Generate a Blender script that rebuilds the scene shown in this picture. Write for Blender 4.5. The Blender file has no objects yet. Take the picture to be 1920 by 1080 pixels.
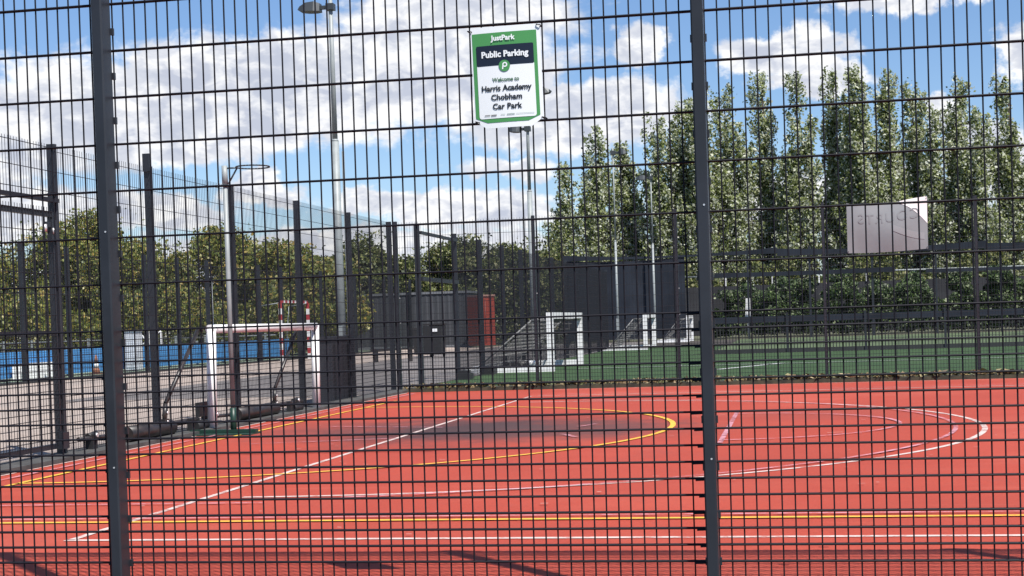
import bpy, math, random
import numpy as np
from mathutils import Vector, Matrix
random.seed(7); rng = np.random.default_rng(11)
sc = bpy.context.scene
COL = sc.collection

# ------------------------------------------------------------------ camera
cam = bpy.data.cameras.new("camera"); camo = bpy.data.objects.new("camera", cam); COL.objects.link(camo)
cam.sensor_width = 36.0; cam.lens = 2753.08 / 1920 * 36.0
cam.shift_x = -0.0154; cam.shift_y = 0.0597
cam.clip_start = 0.1; cam.clip_end = 2000
_R = Vector((0.98370595, 0.1769504, -0.03179865)); _U = Vector((0.02812972, 0.02320494, 0.9993349)); _F = Vector((-0.1775706, 0.98394618, -0.01784927))
camo.matrix_world = Matrix(((_R.x, _U.x, -_F.x, 2.855), (_R.y, _U.y, -_F.y, -5.9063), (_R.z, _U.z, -_F.z, 1.1784), (0, 0, 0, 1)))
sc.camera = camo

# ------------------------------------------------------------------ sun
SUN = Vector((1.42, -1.50, 3.05)).normalized()
sl = bpy.data.lights.new("sun", 'SUN'); sl.energy = 5.0; sl.angle = math.radians(0.5); sl.color = (1.0, 0.955, 0.89)
so = bpy.data.objects.new("sun", sl); COL.objects.link(so)
so.rotation_euler = (-SUN).to_track_quat('-Z', 'Y').to_euler(); so.location = (30, -30, 60)
sc.view_settings.view_transform = 'Standard'; sc.view_settings.look = 'None'
sc.view_settings.exposure = 0.75; sc.view_settings.gamma = 1.0; sc.view_settings.use_curve_mapping = False

# ------------------------------------------------------------------ node helper
class NT:
    def __init__(s, tree): s.t = tree; s.n = tree.nodes; s.l = tree.links
    def node(s, typ, **kw):
        n = s.n.new(typ)
        for k, v in kw.items(): setattr(n, k, v)
        return n
    def put(s, sock, v):
        if isinstance(v, bpy.types.NodeSocket): s.l.new(v, sock)
        elif v is not None: sock.default_value = v
    def math(s, op, a, b=None, c=None, clamp=False):
        n = s.node('ShaderNodeMath', operation=op); n.use_clamp = clamp
        s.put(n.inputs[0], a); s.put(n.inputs[1], b); s.put(n.inputs[2], c); return n.outputs[0]
    def vmath(s, op, a, b=None):
        n = s.node('ShaderNodeVectorMath', operation=op); s.put(n.inputs[0], a)
        if b is not None: s.put(n.inputs[1], b)
        return n.outputs['Value'] if op == 'LENGTH' else n.outputs[0]
    def noise(s, vec, scale, detail=4, rough=0.55, dist=0.0, col=False):
        n = s.node('ShaderNodeTexNoise'); s.put(n.inputs['Vector'], vec)
        n.inputs['Scale'].default_value = scale; n.inputs['Detail'].default_value = detail
        n.inputs['Roughness'].default_value = rough; n.inputs['Distortion'].default_value = dist
        return n.outputs['Color'] if col else n.outputs['Fac']
    def rng(s, v, a, b, c=0.0, d=1.0, smooth=True):
        n = s.node('ShaderNodeMapRange'); n.interpolation_type = 'SMOOTHSTEP' if smooth else 'LINEAR'
        s.put(n.inputs[0], v)
        for i, q in enumerate((a, b, c, d)): s.put(n.inputs[i + 1], q)
        return n.outputs[0]
    def mix(s, f, a, b):
        n = s.node('ShaderNodeMix', data_type='RGBA'); s.put(n.inputs[0], f)
        s.put(n.inputs[6], (*a, 1) if isinstance(a, tuple) and len(a) == 3 else a)
        s.put(n.inputs[7], (*b, 1) if isinstance(b, tuple) and len(b) == 3 else b); return n.outputs[2]
    def xyz(s, x, y, z):
        n = s.node('ShaderNodeCombineXYZ'); s.put(n.inputs[0], x); s.put(n.inputs[1], y); s.put(n.inputs[2], z); return n.outputs[0]

# ------------------------------------------------------------------ sky: Nishita + broken cumulus
def make_world():
    w = bpy.data.worlds.new("World"); sc.world = w; w.use_nodes = True
    t = w.node_tree; t.nodes.clear(); N = NT(t)
    out = N.node('ShaderNodeOutputWorld'); bg = N.node('ShaderNodeBackground'); t.links.new(bg.outputs[0], out.inputs[0])
    bg.inputs[1].default_value = 0.066
    sky = N.node('ShaderNodeTexSky', sky_type='NISHITA'); sky.sun_disc = False
    sky.sun_elevation = math.asin(SUN.z); sky.sun_rotation = math.atan2(SUN.x, SUN.y)
    sky.air_density = 1.0; sky.dust_density = 0.3; sky.ozone_density = 2.5; sky.altitude = 20
    hsv = N.node('ShaderNodeHueSaturation'); hsv.inputs['Saturation'].default_value = 1.05; hsv.inputs['Value'].default_value = 1.0
    t.links.new(N.vmath('MULTIPLY', sky.outputs[0], (1.02, 1.09, 1.24)), hsv.inputs['Color'])
    g = N.node('ShaderNodeTexCoord').outputs['Generated']
    s = N.node('ShaderNodeSeparateXYZ'); t.links.new(g, s.inputs[0])
    az = N.math('MULTIPLY', N.math('ARCTAN2', s.outputs[0], s.outputs[1]), 57.2958)
    el = N.math('MULTIPLY', N.math('ARCSINE', s.outputs[2]), 57.2958)
    uv0 = N.xyz(az, el, 0.0)
    wn = N.vmath('SUBTRACT', N.noise(uv0, 0.55, 5, 0.6, col=True), (0.5, 0.5, 0.5))
    uv = N.vmath('ADD', uv0, N.vmath('MULTIPLY', wn, (3.4, 2.2, 0.0)))
    uv = N.vmath('MULTIPLY', uv, (1, 1, 0))
    # (azimuth, elevation, radius az, radius el, weight)
    blobs = [(-20.0, 9.0, 9.6, 2.5, 1.1), (-13.6, 10.0, 6.6, 2.9, 1.0), (-12.2, 11.8, 5.6, 2.2, .9), (-8.4, 7.9, 6.6, 1.5, .95),
             (-28.2, 8.0, 4.4, 2.7, .95), (-24, 7.5, 6.5, 1.5, .95), (-5.6, 10.4, 1.6, 1.0, .8), (-5.9, 8.2, 2.2, 1.2, .65),
             (-20.3, 5.3, 2.6, .8, .85), (-15.4, 4.8, 3.4, .75, .9), (-12.0, 4.4, 4.2, 1.1, .9), (-24.5, 4.6, 4.5, 1.0, .8), (-10.5, 6.1, 3.4, .6, .65),
             (-28.6, 4.7, 3.0, 1.5, .8), (-17, 3.2, 12, .9, .8), (.1, 9.9, 3.3, 1.0, 1.0), (1.3, 8.9, 3.0, .7, .8), (4.8, 11.6, 4.2, .7, .75),
             (6.0, 7.3, 1.1, .9, 1.05), (8.7, 9.2, 1.3, 1.2, .85), (1.0, 4.4, 9, 1.5, .8), (-18, 2.2, 16, 1.3, .85), (7.4, 5.5, 2.4, 1.6, .9),
             (30, 12, 12, 6, .8), (-55, 15, 16, 7, .9), (-40, 32, 26, 9, .8), (20, 38, 22, 10, .8), (75, 20, 20, 8, .8)]
    dens = None
    for (a, e, ra, re, wt) in blobs:
        d = N.vmath('LENGTH', N.vmath('MULTIPLY', N.vmath('SUBTRACT', uv, (a, e, 0)), (1 / ra, 1 / re, 0)))
        m = N.rng(d, 0.25, 1.25, wt, 0.0)
        dens = m if dens is None else N.math('MAXIMUM', dens, m)
    cl = N.vmath('MULTIPLY', uv0, (1, 1.7, 0))
    fb = N.noise(cl, 0.42, 9, 0.60, 0.3)
    D = N.math('ADD', dens, N.math('MULTIPLY', N.math('SUBTRACT', fb, 0.5), 1.35))
    cov = N.rng(D, 0.20, 0.62)
    cov = N.math('MULTIPLY', cov, N.rng(s.outputs[2], -0.02, 0.015))
    thick = N.rng(D, 0.5, 1.15)
    bump = N.noise(N.vmath('ADD', cl, (0.25, -0.5, 3.0)), 0.8, 6, 0.55, 0.3)
    lum = N.math('ADD', N.math('MULTIPLY', thick, -0.42), N.math('ADD', N.rng(bump, 0.40, 0.68, 0.0, 0.85), 0.38), clamp=True)
    cc = N.mix(lum, (5.2, 5.6, 6.7), (10.0, 10.0, 10.0))
    colr = N.mix(cov, hsv.outputs[0], cc)
    t.links.new(colr, bg.inputs[0])
make_world()

# ------------------------------------------------------------------ materials
MATS = {}
def K(c): k = 0.86 if min(c[:3]) > 0.55 else 0.70; return tuple(q * k for q in c)
def pmat(name, col, rough=0.7, metal=0.0, var=0.0, scale=8.0, var2=None, bump=0.0, spec=0.5):
    if name in MATS: return MATS[name]
    col = K(col); var2 = K(var2) if var2 else None
    m = bpy.data.materials.new(name); m.use_nodes = True; N = NT(m.node_tree)
    b = m.node_tree.nodes['Principled BSDF']; b.inputs['Roughness'].default_value = rough; b.inputs['Metallic'].default_value = metal
    b.inputs['Specular IOR Level'].default_value = spec
    b.inputs['Base Color'].default_value = (*col, 1)
    if var:
        tc = N.node('ShaderNodeNewGeometry').outputs['Position']
        f = N.noise(tc, scale, 5, 0.6)
        c2 = var2 if var2 else tuple(max(0, c * (1 - var)) for c in col)
        N.l.new(N.mix(N.rng(f, 0.35, 0.68), col, c2), b.inputs['Base Color'])
        if bump:
            bn = N.node('ShaderNodeBump'); bn.inputs['Strength'].default_value = bump; N.l.new(N.noise(tc, scale * 6, 3), bn.inputs['Height'])
            N.l.new(bn.outputs[0], b.inputs['Normal'])
    MATS[name] = m; return m

def leafmat(name, stops, transl=0.3):
    m = bpy.data.materials.new(name); m.use_nodes = True; t = m.node_tree; N = NT(t)
    b = t.nodes['Principled BSDF']; o = t.nodes['Material Output']; b.inputs['Roughness'].default_value = 0.55
    r = N.node('ShaderNodeNewGeometry').outputs['Random Per Island']
    ramp = N.node('ShaderNodeValToRGB'); el = ramp.color_ramp.elements
    ramp.color_ramp.interpolation = 'LINEAR'
    while len(el) < len(stops): el.new(0.5)
    for e, (p, c) in zip(el, stops): e.position = p; e.color = (*(q * 0.74 for q in c), 1)
    p = N.node('ShaderNodeNewGeometry').outputs['Position']
    r = N.math('ADD', r, N.math('MULTIPLY', N.math('SUBTRACT', N.noise(p, 0.9, 3, 0.6), 0.5), 0.75), clamp=True)
    t.links.new(r, ramp.inputs[0]); t.links.new(ramp.outputs[0], b.inputs['Base Color'])
    tr = N.node('ShaderNodeBsdfTranslucent'); t.links.new(ramp.outputs[0], tr.inputs[0])
    mx = N.node('ShaderNodeMixShader'); mx.inputs[0].default_value = transl
    t.links.new(b.outputs[0], mx.inputs[1]); t.links.new(tr.outputs[0], mx.inputs[2]); t.links.new(mx.outputs[0], o.inputs[0])
    return m

M_POST = pmat('anthracite_post_coat', (0.024, 0.027, 0.036), 0.42, var=0.35, scale=3)
M_WIRE = pmat('anthracite_wire_coat', (0.0065, 0.0055, 0.011), 0.6, spec=0.28)
M_WIRE2 = pmat('dark_wire_coat', (0.013, 0.014, 0.020), 0.55, spec=0.35)
M_BOLT = pmat('zinc_bolt', (0.75, 0.75, 0.76), 0.35, 0.6)
M_WHITE = pmat('white_goal_paint', (0.80, 0.80, 0.80), 0.35, var=0.12, scale=5)
M_BLACK = pmat('black_rubber', (0.018, 0.018, 0.020), 0.55, var=0.3, scale=9)
M_DKBAR = pmat('weathered_black_steel', (0.014, 0.013, 0.014), 0.4, var=0.4, scale=12, var2=(0.040, 0.030, 0.028))
M_GALV = pmat('galvanised_steel', (0.34, 0.375, 0.38), 0.5, 0.0, var=0.2, scale=4)
M_GALVD = pmat('floodlight_housing', (0.055, 0.065, 0.072), 0.45, 0.2)
M_GREEN = pmat('green_steel_paint', (0.012, 0.050, 0.034), 0.45, var=0.2)
M_CLOTH = pmat('navy_windbreak_fabric', (0.032, 0.039, 0.054), 0.9, var=0.35, scale=0.8, spec=0.1)
M_RED = pmat('red_container_paint', (0.40, 0.052, 0.024), 0.5, var=0.15, scale=2)
M_GREY = pmat('grey_container_paint', (0.052, 0.057, 0.068), 0.6, var=0.15, scale=1.5)
M_BLUE = pmat('blue_board_paint', (0.085, 0.36, 0.80), 0.5, var=0.2, scale=1.3)
M_BARK = pmat('bark', (0.085, 0.062, 0.045), 0.9, var=0.45, scale=3)
M_KERB = pmat('dark_concrete_edging', (0.085, 0.083, 0.080), 0.85, var=0.45, scale=4, bump=0.3)
M_PAPER = pmat('laminated_white_paper', (0.80, 0.81, 0.82), 0.28)
M_SGREEN = pmat('sign_green_print', (0.085, 0.33, 0.095), 0.3)
M_SNAVY = pmat('sign_navy_print', (0.010, 0.014, 0.030), 0.3)
M_STEXT = pmat('sign_black_print', (0.018, 0.020, 0.024), 0.3)
M_SGT = pmat('sign_grey_green_print', (0.10, 0.20, 0.12), 0.3)

# ------------------------------------------------------------------ mesh builder
OFF = {}
class MB:
    def __init__(s): s.v = []; s.f = []; s.m = []; s.s = []; s.n = 0
    def add(s, V, F, mi=0, smooth=False):
        V = np.asarray(V, float); s.v.append(V)
        for f in F: s.f.append(tuple(int(i) + s.n for i in f)); s.m.append(mi); s.s.append(smooth)
        s.n += len(V); return s
    def box(s, c, size, rz=0.0, mi=0, taper=1.0):
        x, y, z = (q / 2 for q in size)
        V = np.array([(-x, -y, -z), (x, -y, -z), (x, y, -z), (-x, y, -z), (-x * taper, -y * taper, z), (x * taper, -y * taper, z), (x * taper, y * taper, z), (-x * taper, y * taper, z)])
        if rz:
            cs, sn = math.cos(rz), math.sin(rz); V = np.c_[V[:, 0] * cs - V[:, 1] * sn, V[:, 0] * sn + V[:, 1] * cs, V[:, 2]]
        return s.add(V + np.array(c), [(0, 3, 2, 1), (4, 5, 6, 7), (0, 1, 5, 4), (1, 2, 6, 5), (2, 3, 7, 6), (3, 0, 4, 7)], mi)
    def rod(s, a, b, r, r2=None, n=6, mi=0, caps=True, smooth=True, ph=0.0):
        a = np.array(a, float); b = np.array(b, float); d = b - a; L = np.linalg.norm(d); d /= L
        h = np.array([0, 0, 1.]) if abs(d[2]) < .9 else np.array([1., 0, 0])
        u = np.cross(d, h); u /= np.linalg.norm(u); w = np.cross(d, u); r2 = r if r2 is None else r2
        th = np.arange(n) * 2 * math.pi / n + ph
        ring = np.cos(th)[:, None] * u + np.sin(th)[:, None] * w
        V = np.r_[a + ring * r, b + ring * r2]
        F = [(i, (i + 1) % n, n + (i + 1) % n, n + i) for i in range(n)]
        s.add(V, F, mi, smooth)
        if caps:
            k = s.n - 2 * n
            s.f.append(tuple(k + i for i in range(n))[::-1]); s.m.append(mi); s.s.append(False)
            s.f.append(tuple(k + n + i for i in range(n))); s.m.append(mi); s.s.append(False)
        return s
    def tube(s, pts, r, n=6, mi=0):
        for a, b in zip(pts[:-1], pts[1:]): s.rod(a, b, r, n=n, mi=mi)
        return s
    def strip(s, P, Q, mi=0):
        P = np.asarray(P); Q = np.asarray(Q); k = len(P)
        return s.add(np.r_[P, Q], [(i, i + 1, k + i + 1, k + i) for i in range(k - 1)], mi)
    def poly(s, P, mi=0): return s.add(P, [tuple(range(len(P)))], mi)
    def slab(s, P, d, mi=0):
        P = np.asarray(P, float); k = len(P); Q = P + np.asarray(d, float)
        return s.add(np.r_[P, Q], [tuple(range(k))[::-1], tuple(range(k, 2 * k))] + [(i, (i + 1) % k, k + (i + 1) % k, k + i) for i in range(k)], mi)
    def build(s, name, mats, parent=None, shift=True):
        me = bpy.data.meshes.new(name)
        V = np.concatenate(s.v) if s.v else np.zeros((0, 3))
        off = OFF.get(parent.name, np.zeros(3)) if (parent is not None and shift) else np.zeros(3)
        me.from_pydata((V - off).tolist(), [], s.f)
        for m in (mats if isinstance(mats, (list, tuple)) else [mats]): me.materials.append(m)
        me.polygons.foreach_set('material_index', s.m); me.polygons.foreach_set('use_smooth', s.s); me.update()
        o = bpy.data.objects.new(name, me); COL.objects.link(o)
        if parent is not None: o.parent = parent
        OFF[o.name] = off
        return o

def thing(name, label, cat, loc=(0, 0, 0), group=None, kind=None):
    o = bpy.data.objects.new(name, None); COL.objects.link(o); o.location = loc; o.empty_display_size = 0.2
    OFF[o.name] = np.array(loc, float); tag(o, label, cat, group, kind); return o
def tag(o, label=None, cat=None, group=None, kind=None):
    if label: o['label'] = label
    if cat: o['category'] = cat
    if group: o['group'] = group
    if kind: o['kind'] = kind
    return o
def copy_to(o, loc, rz=None, parent=None):
    c = o.copy(); COL.objects.link(c); c.location = loc
    if rz is not None: c.rotation_euler = (0, 0, rz)
    if parent is not None: c.parent = parent
    return c

# ------------------------------------------------------------------ ground, court, markings
def sheet(name, pts, z, mat):
    o = MB().poly([(x, y, z) for x, y in pts]).build(name, mat); return tag(o, kind='structure')
def rect(x0, x1, y0, y1): return [(x0, y0), (x1, y0), (x1, y1), (x0, y1)]

def court_mat():
    m = bpy.data.materials.new('red_court_coating'); m.use_nodes = True; N = NT(m.node_tree); b = m.node_tree.nodes['Principled BSDF']
    p = N.node('ShaderNodeNewGeometry').outputs['Position']
    c = N.mix(N.rng(N.noise(p, 0.5, 5, 0.6), 0.3, 0.7), (0.338, 0.047, 0.025), (0.288, 0.039, 0.021))
    c = N.mix(N.rng(N.noise(p, 55, 4, 0.8), 0.42, 0.70, 0, 0.75), c, (0.215, 0.034, 0.021))
    c = N.mix(N.rng(N.noise(N.vmath('ADD', p, (7, 3, 1)), 75, 3, 0.8), 0.55, 0.75, 0, 0.5), c, (0.44, 0.105, 0.065))
    c = N.mix(N.rng(N.noise(N.vmath('ADD', p, (2, 9, 4)), 0.33, 4, 0.6), 0.5, 0.7, 0, 0.45), c, (0.385, 0.085, 0.055))
    c = N.mix(N.rng(N.noise(p, 5.5, 6, 0.7), 0.54, 0.74, 0, 0.55), c, (0.26, 0.052, 0.034))
    q = N.vmath('MULTIPLY', p, (0.35, 2.2, 1)); c = N.mix(N.rng(N.noise(q, 1.6, 5, 0.65), 0.57, 0.72, 0, 0.4), c, (0.39, 0.090, 0.060))
    q2 = N.vmath('MULTIPLY', p, (1.0, 0.6, 1)); c = N.mix(N.rng(N.noise(q2, 0.8, 7, 0.7, 0.6), 0.55, 0.75, 0, 0.5), c, (0.215, 0.046, 0.036))
    # worn black rubber patch in front of the goal
    def blot(cx, cy, rx, ry, k):
        d = N.vmath('LENGTH', N.vmath('MULTIPLY', N.vmath('SUBTRACT', p, (cx, cy, 0)), (1 / rx, 1 / ry, 0)))
        d = N.math('ADD', d, N.math('MULTIPLY', N.math('SUBTRACT', N.noise(p, 1.6, 6, 0.7), 0.5), 1.1))
        return N.rng(d, 0.15, 1.15, k, 0.0)
    c = N.mix(blot(-0.75, 10.2, 2.2, 2.7, 0.97), c, (0.040, 0.024, 0.025))
    c = N.mix(blot(0.7, 9.9, 1.6, 1.8, 0.72), c, (0.075, 0.036, 0.034))
    c = N.mix(blot(-2.6, 10.6, 1.4, 1.9, 0.42), c, (0.10, 0.036, 0.034))
    c = N.mix(blot(3.1, 11.6, 1.6, 1.5, 0.3), c, (0.14, 0.042, 0.036))
    N.l.new(c, b.inputs['Base Color']); b.inputs['Roughness'].default_value = 0.82; b.inputs['Specular IOR Level'].default_value = 0.3
    bn = N.node('ShaderNodeBump'); bn.inputs['Strength'].default_value = 0.25; bn.inputs['Distance'].default_value = 0.01
    N.l.new(N.noise(p, 60, 3), bn.inputs['Height']); N.l.new(bn.outputs[0], b.inputs['Normal'])
    return m
def turf_mat():
    m = bpy.data.materials.new('artificial_turf'); m.use_nodes = True; N = NT(m.node_tree); b = m.node_tree.nodes['Principled BSDF']
    p = N.node('ShaderNodeNewGeometry').outputs['Position']
    c = N.mix(N.rng(N.noise(p, 0.6, 6, 0.65), 0.3, 0.7), (0.028, 0.056, 0.023), (0.044, 0.076, 0.032))
    c = N.mix(N.rng(N.noise(p, 14, 4, 0.7), 0.4, 0.7, 0, 0.6), c, (0.021, 0.038, 0.018))
    N.l.new(c, b.inputs['Base Color']); b.inputs['Roughness'].default_value = 0.9; b.inputs['Specular IOR Level'].default_value = 0.15
    return m
def paving_mat():
    m = bpy.data.materials.new('pinkish_paving'); m.use_nodes = True; N = NT(m.node_tree); b = m.node_tree.nodes['Principled BSDF']
    p = N.node('ShaderNodeNewGeometry').outputs['Position']
    c = N.mix(N.rng(N.noise(p, 0.35, 5, 0.6), 0.3, 0.7), (0.37, 0.30, 0.255), (0.29, 0.245, 0.215))
    br = N.node('ShaderNodeTexBrick'); N.l.new(p, br.inputs['Vector']); br.inputs['Scale'].default_value = 2.0
    br.inputs['Mortar Size'].default_value = 0.018; br.inputs['Color1'].default_value = (1, 1, 1, 1); br.inputs['Color2'].default_value = (.86, .84, .82, 1); br.inputs['Mortar'].default_value = (.55, .53, .5, 1)
    mu = N.node('ShaderNodeMix', data_type='RGBA', blend_type='MULTIPLY'); mu.inputs[0].default_value = 0.8
    N.l.new(c, mu.inputs[6]); N.l.new(br.outputs[0], mu.inputs[7])
    N.l.new(mu.outputs[2], b.inputs['Base Color']); b.inputs['Roughness'].default_value = 0.85
    return m
M_COURT = court_mat(); M_TURF = turf_mat(); M_PAVE = paving_mat()
sheet('ground', rect(-400, 400, -120, 700), 0.0, pmat('dry_ground', (0.12, 0.125, 0.07), 0.95, var=0.4, scale=0.3))
sheet('footpath', rect(-12, 22, -14, -0.06), 0.004, pmat('worn_asphalt', (0.075, 0.075, 0.078), 0.9, var=0.3, scale=3))
sheet('paving', rect(-17.0, -4.32, -6, 70), 0.004, M_PAVE)
sheet('court_surface', rect(-3.9, 24, -0.06, 19.4), 0.008, M_COURT)
sheet('shaded_paving', [(-10.5, 19), (-4.32, 19), (-4.32, 69.9), (-12, 69.9)], 0.009, pmat('shaded_paving_grey', (0.20, 0.175, 0.165), 0.9, var=.4, scale=.8, var2=(.13, .12, .115)))  # darker sheet paints the shade of fence and mesh onto the paving
sheet('turf', [(-4.25, 19.95), (24, 19.95), (24, 40.9), (0.2, 40.9), (0.2, 54), (-4.25, 54)], 0.008, M_TURF)
sheet('running_track', rect(-4.25, 0.2, 54.05, 69), 0.006, pmat('dark_brown_track', (0.055, 0.045, 0.036), 0.9, var=0.3, scale=1))
sheet('grass_verge', rect(0.25, 26, 41.0, 69), 0.006, pmat('dry_pale_grass', (0.10, 0.145, 0.06), 0.95, var=0.35, scale=0.8, var2=(0.06, 0.095, 0.035)))
sheet('boundary_strip', rect(-24, -17.02, 20, 70), 0.006, pmat('pale_green_strip', (0.26, 0.33, 0.22), 0.95, var=0.3, scale=0.8))

def paintmat(name, col, wear=0.5):
    m = bpy.data.materials.new(name); m.use_nodes = True; t = m.node_tree; N = NT(t); b = t.nodes['Principled BSDF']; o = t.nodes['Material Output']
    p = N.node('ShaderNodeNewGeometry').outputs['Position']
    b.inputs['Base Color'].default_value = (*(q * .76 for q in col), 1); b.inputs['Roughness'].default_value = 0.6
    tr = N.node('ShaderNodeBsdfTransparent'); mx = N.node('ShaderNodeMixShader')
    f = N.rng(N.math('ADD', N.noise(p, 7, 6, 0.8), N.math('MULTIPLY', N.math('SUBTRACT', N.noise(p, 0.8, 3), 0.5), 0.35)), wear - 0.13, wear + 0.13)
    t.links.new(N.math('MULTIPLY', f, 0.85), mx.inputs[0]); t.links.new(b.outputs[0], mx.inputs[1]); t.links.new(tr.outputs[0], mx.inputs[2]); t.links.new(mx.outputs[0], o.inputs[0])
    return m
LW = 0.05
def line(mb, a, b, z, w=LW):
    a = np.array(a, float); b = np.array(b, float); d = (b - a) / np.linalg.norm(b - a); n = np.array([-d[1], d[0]]) * w / 2
    mb.poly([(*(a + n * s), z) if k == 0 else (*(b + n * s), z) for k, s in ((0, -1), (1, -1), (1, 1), (0, 1))])
def arc(mb, c, r, a0, a1, z, w=LW, k=64, sy=1.0):
    th = np.radians(np.linspace(a0, a1, k)); cs, sn = np.cos(th), np.sin(th); zz = np.full(k, z)
    mb.strip(np.c_[c[0] + (r - w / 2) * cs, c[1] + (r - w / 2) * sn * sy, zz], np.c_[c[0] + (r + w / 2) * cs, c[1] + (r + w / 2) * sn * sy, zz])
wl = MB(); z = 0.012
line(wl, (-1.27, 1.92), (-1.27, 17.1), z); line(wl, (-1.30, 1.92), (20, 1.92), z, .055); line(wl, (-1.30, 17.1), (20, 16.9), z)
line(wl, (-3.86, 0.3), (-3.86, 19.2), z, .03); line(wl, (-1.27, 19.2), (20, 19.2), z, .03)
arc(wl, (-1.0, 9.65), 5.72, -90, 90, z, .055)
tag(wl.build('white_court_marking', paintmat('worn_white_line_paint', (0.74, 0.58, 0.53), 0.56)), kind='structure')
yl = MB(); z = 0.016
line(yl, (-3.33, 0.2), (-3.33, 16.5), z); line(yl, (-3.9, 2.65), (20, 2.65), z, .055)
arc(yl, (-3.35, 9.9), 4.9, -90, 90, z, .06)
tag(yl.build('yellow_court_marking', paintmat('worn_yellow_line_paint', (0.86, 0.50, 0.05), 0.62)), kind='structure')
pl = MB(); z = 0.020
line(pl, (-3.62, 0.2), (-3.62, 18.8), z, .04); line(pl, (-3.62, 2.79), (20, 2.79), z, .035); line(pl, (-3.62, 3.52), (-0.7, 3.54), z, .04)
arc(pl, (-1.6, 9.7), 6.05, -77, 77, z, .045); arc(pl, (2.17, 9.9), 1.76, -90, 90, z, .05, 40, 1.06)
line(pl, (2.17, 7.7), (2.17, 12.2), z, .05); line(pl, (-3.62, 7.4), (-0.2, 7.4), z, .04); line(pl, (-3.62, 12.2), (2.17, 12.2), z, .03)
line(pl, (-2.7, 8.5), (-1.2, 8.95), z, .04); line(pl, (-2.6, 10.9), (-1.1, 10.4), z, .04); line(pl, (0.48, 9.1), (0.68, 8.7), z, .06); line(pl, (0.5, 10.1), (0.66, 10.5), z, .06)
line(pl, (-1.2, 17.4), (20, 17.2), z, .03)
tag(pl.build('pink_court_marking', paintmat('worn_pink_line_paint', (0.66, 0.31, 0.36), 0.50)), kind='structure')
tl = MB(); line(tl, (0.9, 26.3), (2.6, 30.2), 0.012, .12); line(tl, (-3.6, 40.3), (20, 40.3), .012, .1); line(tl, (-2.4, 30), (12, 30.2), .012, .06)
tag(tl.build('white_turf_marking', M_WHITE), kind='structure')
# scattered pale scuffs / chips on the court
ch = MB()
for _ in range(150):
    x, y = rng.uniform(-3.6, 8), rng.uniform(0.6, 16); a = rng.uniform(-.4, .4) ; L = rng.choice([.02, .03, .05, .16], p=[.45, .3, .15, .1]); w = rng.uniform(.008, .02)
    dx, dy = math.cos(a) * L, math.sin(a) * L
    ch.poly([(x, y, .024), (x + dx, y + dy, .024), (x + dx - .2 * w, y + dy + w, .024), (x - .3 * w, y + w, .024)])
tag(ch.build('court_scuff_marking', pmat('pale_scuff', (0.62, 0.36, 0.30), 0.8)), kind='structure')
# edging along the left fence and the far fence
e = MB(); e.box((-4.11, 9.6, 0.02), (0.42, 20.3, 0.06)); tag(e.build('left_kerb', M_KERB), kind='structure')
e = MB(); e.box((10.05, 19.66, 0.03), (27.9, 0.52, 0.08)); tag(e.build('far_kerb', pmat('soil_and_moss_edging', (0.075, 0.070, 0.042), 0.95, var=0.5, scale=5, var2=(0.03, 0.03, 0.022), bump=0.4)), kind='structure')
lf = MB(); n = 2600
P = np.c_[rng.uniform(-4.0, 14, n), 19.42 + np.abs(rng.normal(0, .16, n)), 0.085 + rng.uniform(0, .05, n)]
for c in P:
    d = rng.normal(size=(2, 3)) * (.035, .035, .02); lf.add([c - d[0], c + d[1], c + d[0], c - d[1]], [(0, 1, 2, 3)])
o = lf.build('fallen_leaves', leafmat('dry_leaf_litter', [(0, (.10, .07, .035)), (.5, (.30, .21, .10)), (.75, (.12, .15, .05)), (1, (.48, .38, .22))], .1))
tag(o, 'dry leaf litter along the far edge of the red court', 'leaf litter', None, 'stuff')

# ------------------------------------------------------------------ mesh fencing
def panel_mb(w, h=3.03, dense=1.2, rv=.0033, rh=.0040, z0=0.06, pitch=.05, n=6, dbl=True, teeth=.03, fine=.2):
    mb = MB(); k = int(round(w / pitch))
    for i in range(k + 1):
        x = w * i / k if k else 0
        ja, jb = (rng.uniform(-.0012, .0012, 2) if n > 4 else (0, 0)); mb.rod((x + ja, 0, z0), (x + jb, 0, h + teeth), rv, n=n, caps=False)
    zs = []
    z = dense
    while z > z0 - .001: zs.append(z); z -= fine / 3
    z = dense + fine
    while z < h + .001: zs.append(z); z += fine
    zs.append(h) if h - zs[-1] > .05 else None
    for z in zs:
        if dbl:
            for s in (-1, 1): mb.rod((-.015, s * (rv + rh), z), (w + .015, s * (rv + rh), z), rh, n=n, caps=False)
        else: mb.rod((-.015, 0, z), (w + .015, 0, z), rh, n=4, caps=False)
    return mb
def post_mb(w=.048, d=.09, h=3.07, y0=-.098, bolts=(), bside=1):
    """post local: x along the fence, y depth; mesh lies at y=0"""
    mb = MB(); b = .006; x, ya, yb = w / 2, y0, y0 + d
    ring = [(-x + b, ya), (x - b, ya), (x, ya + b), (x, yb - b), (x - b, yb), (-x + b, yb), (-x, yb - b), (-x, ya + b)]
    V = [(px, py, 0) for px, py in ring] + [(px, py, h) for px, py in ring]
    mb.add(V, [(i, (i + 1) % 8, 8 + (i + 1) % 8, 8 + i) for i in range(8)] + [tuple(range(8, 16))])
    return mb
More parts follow.
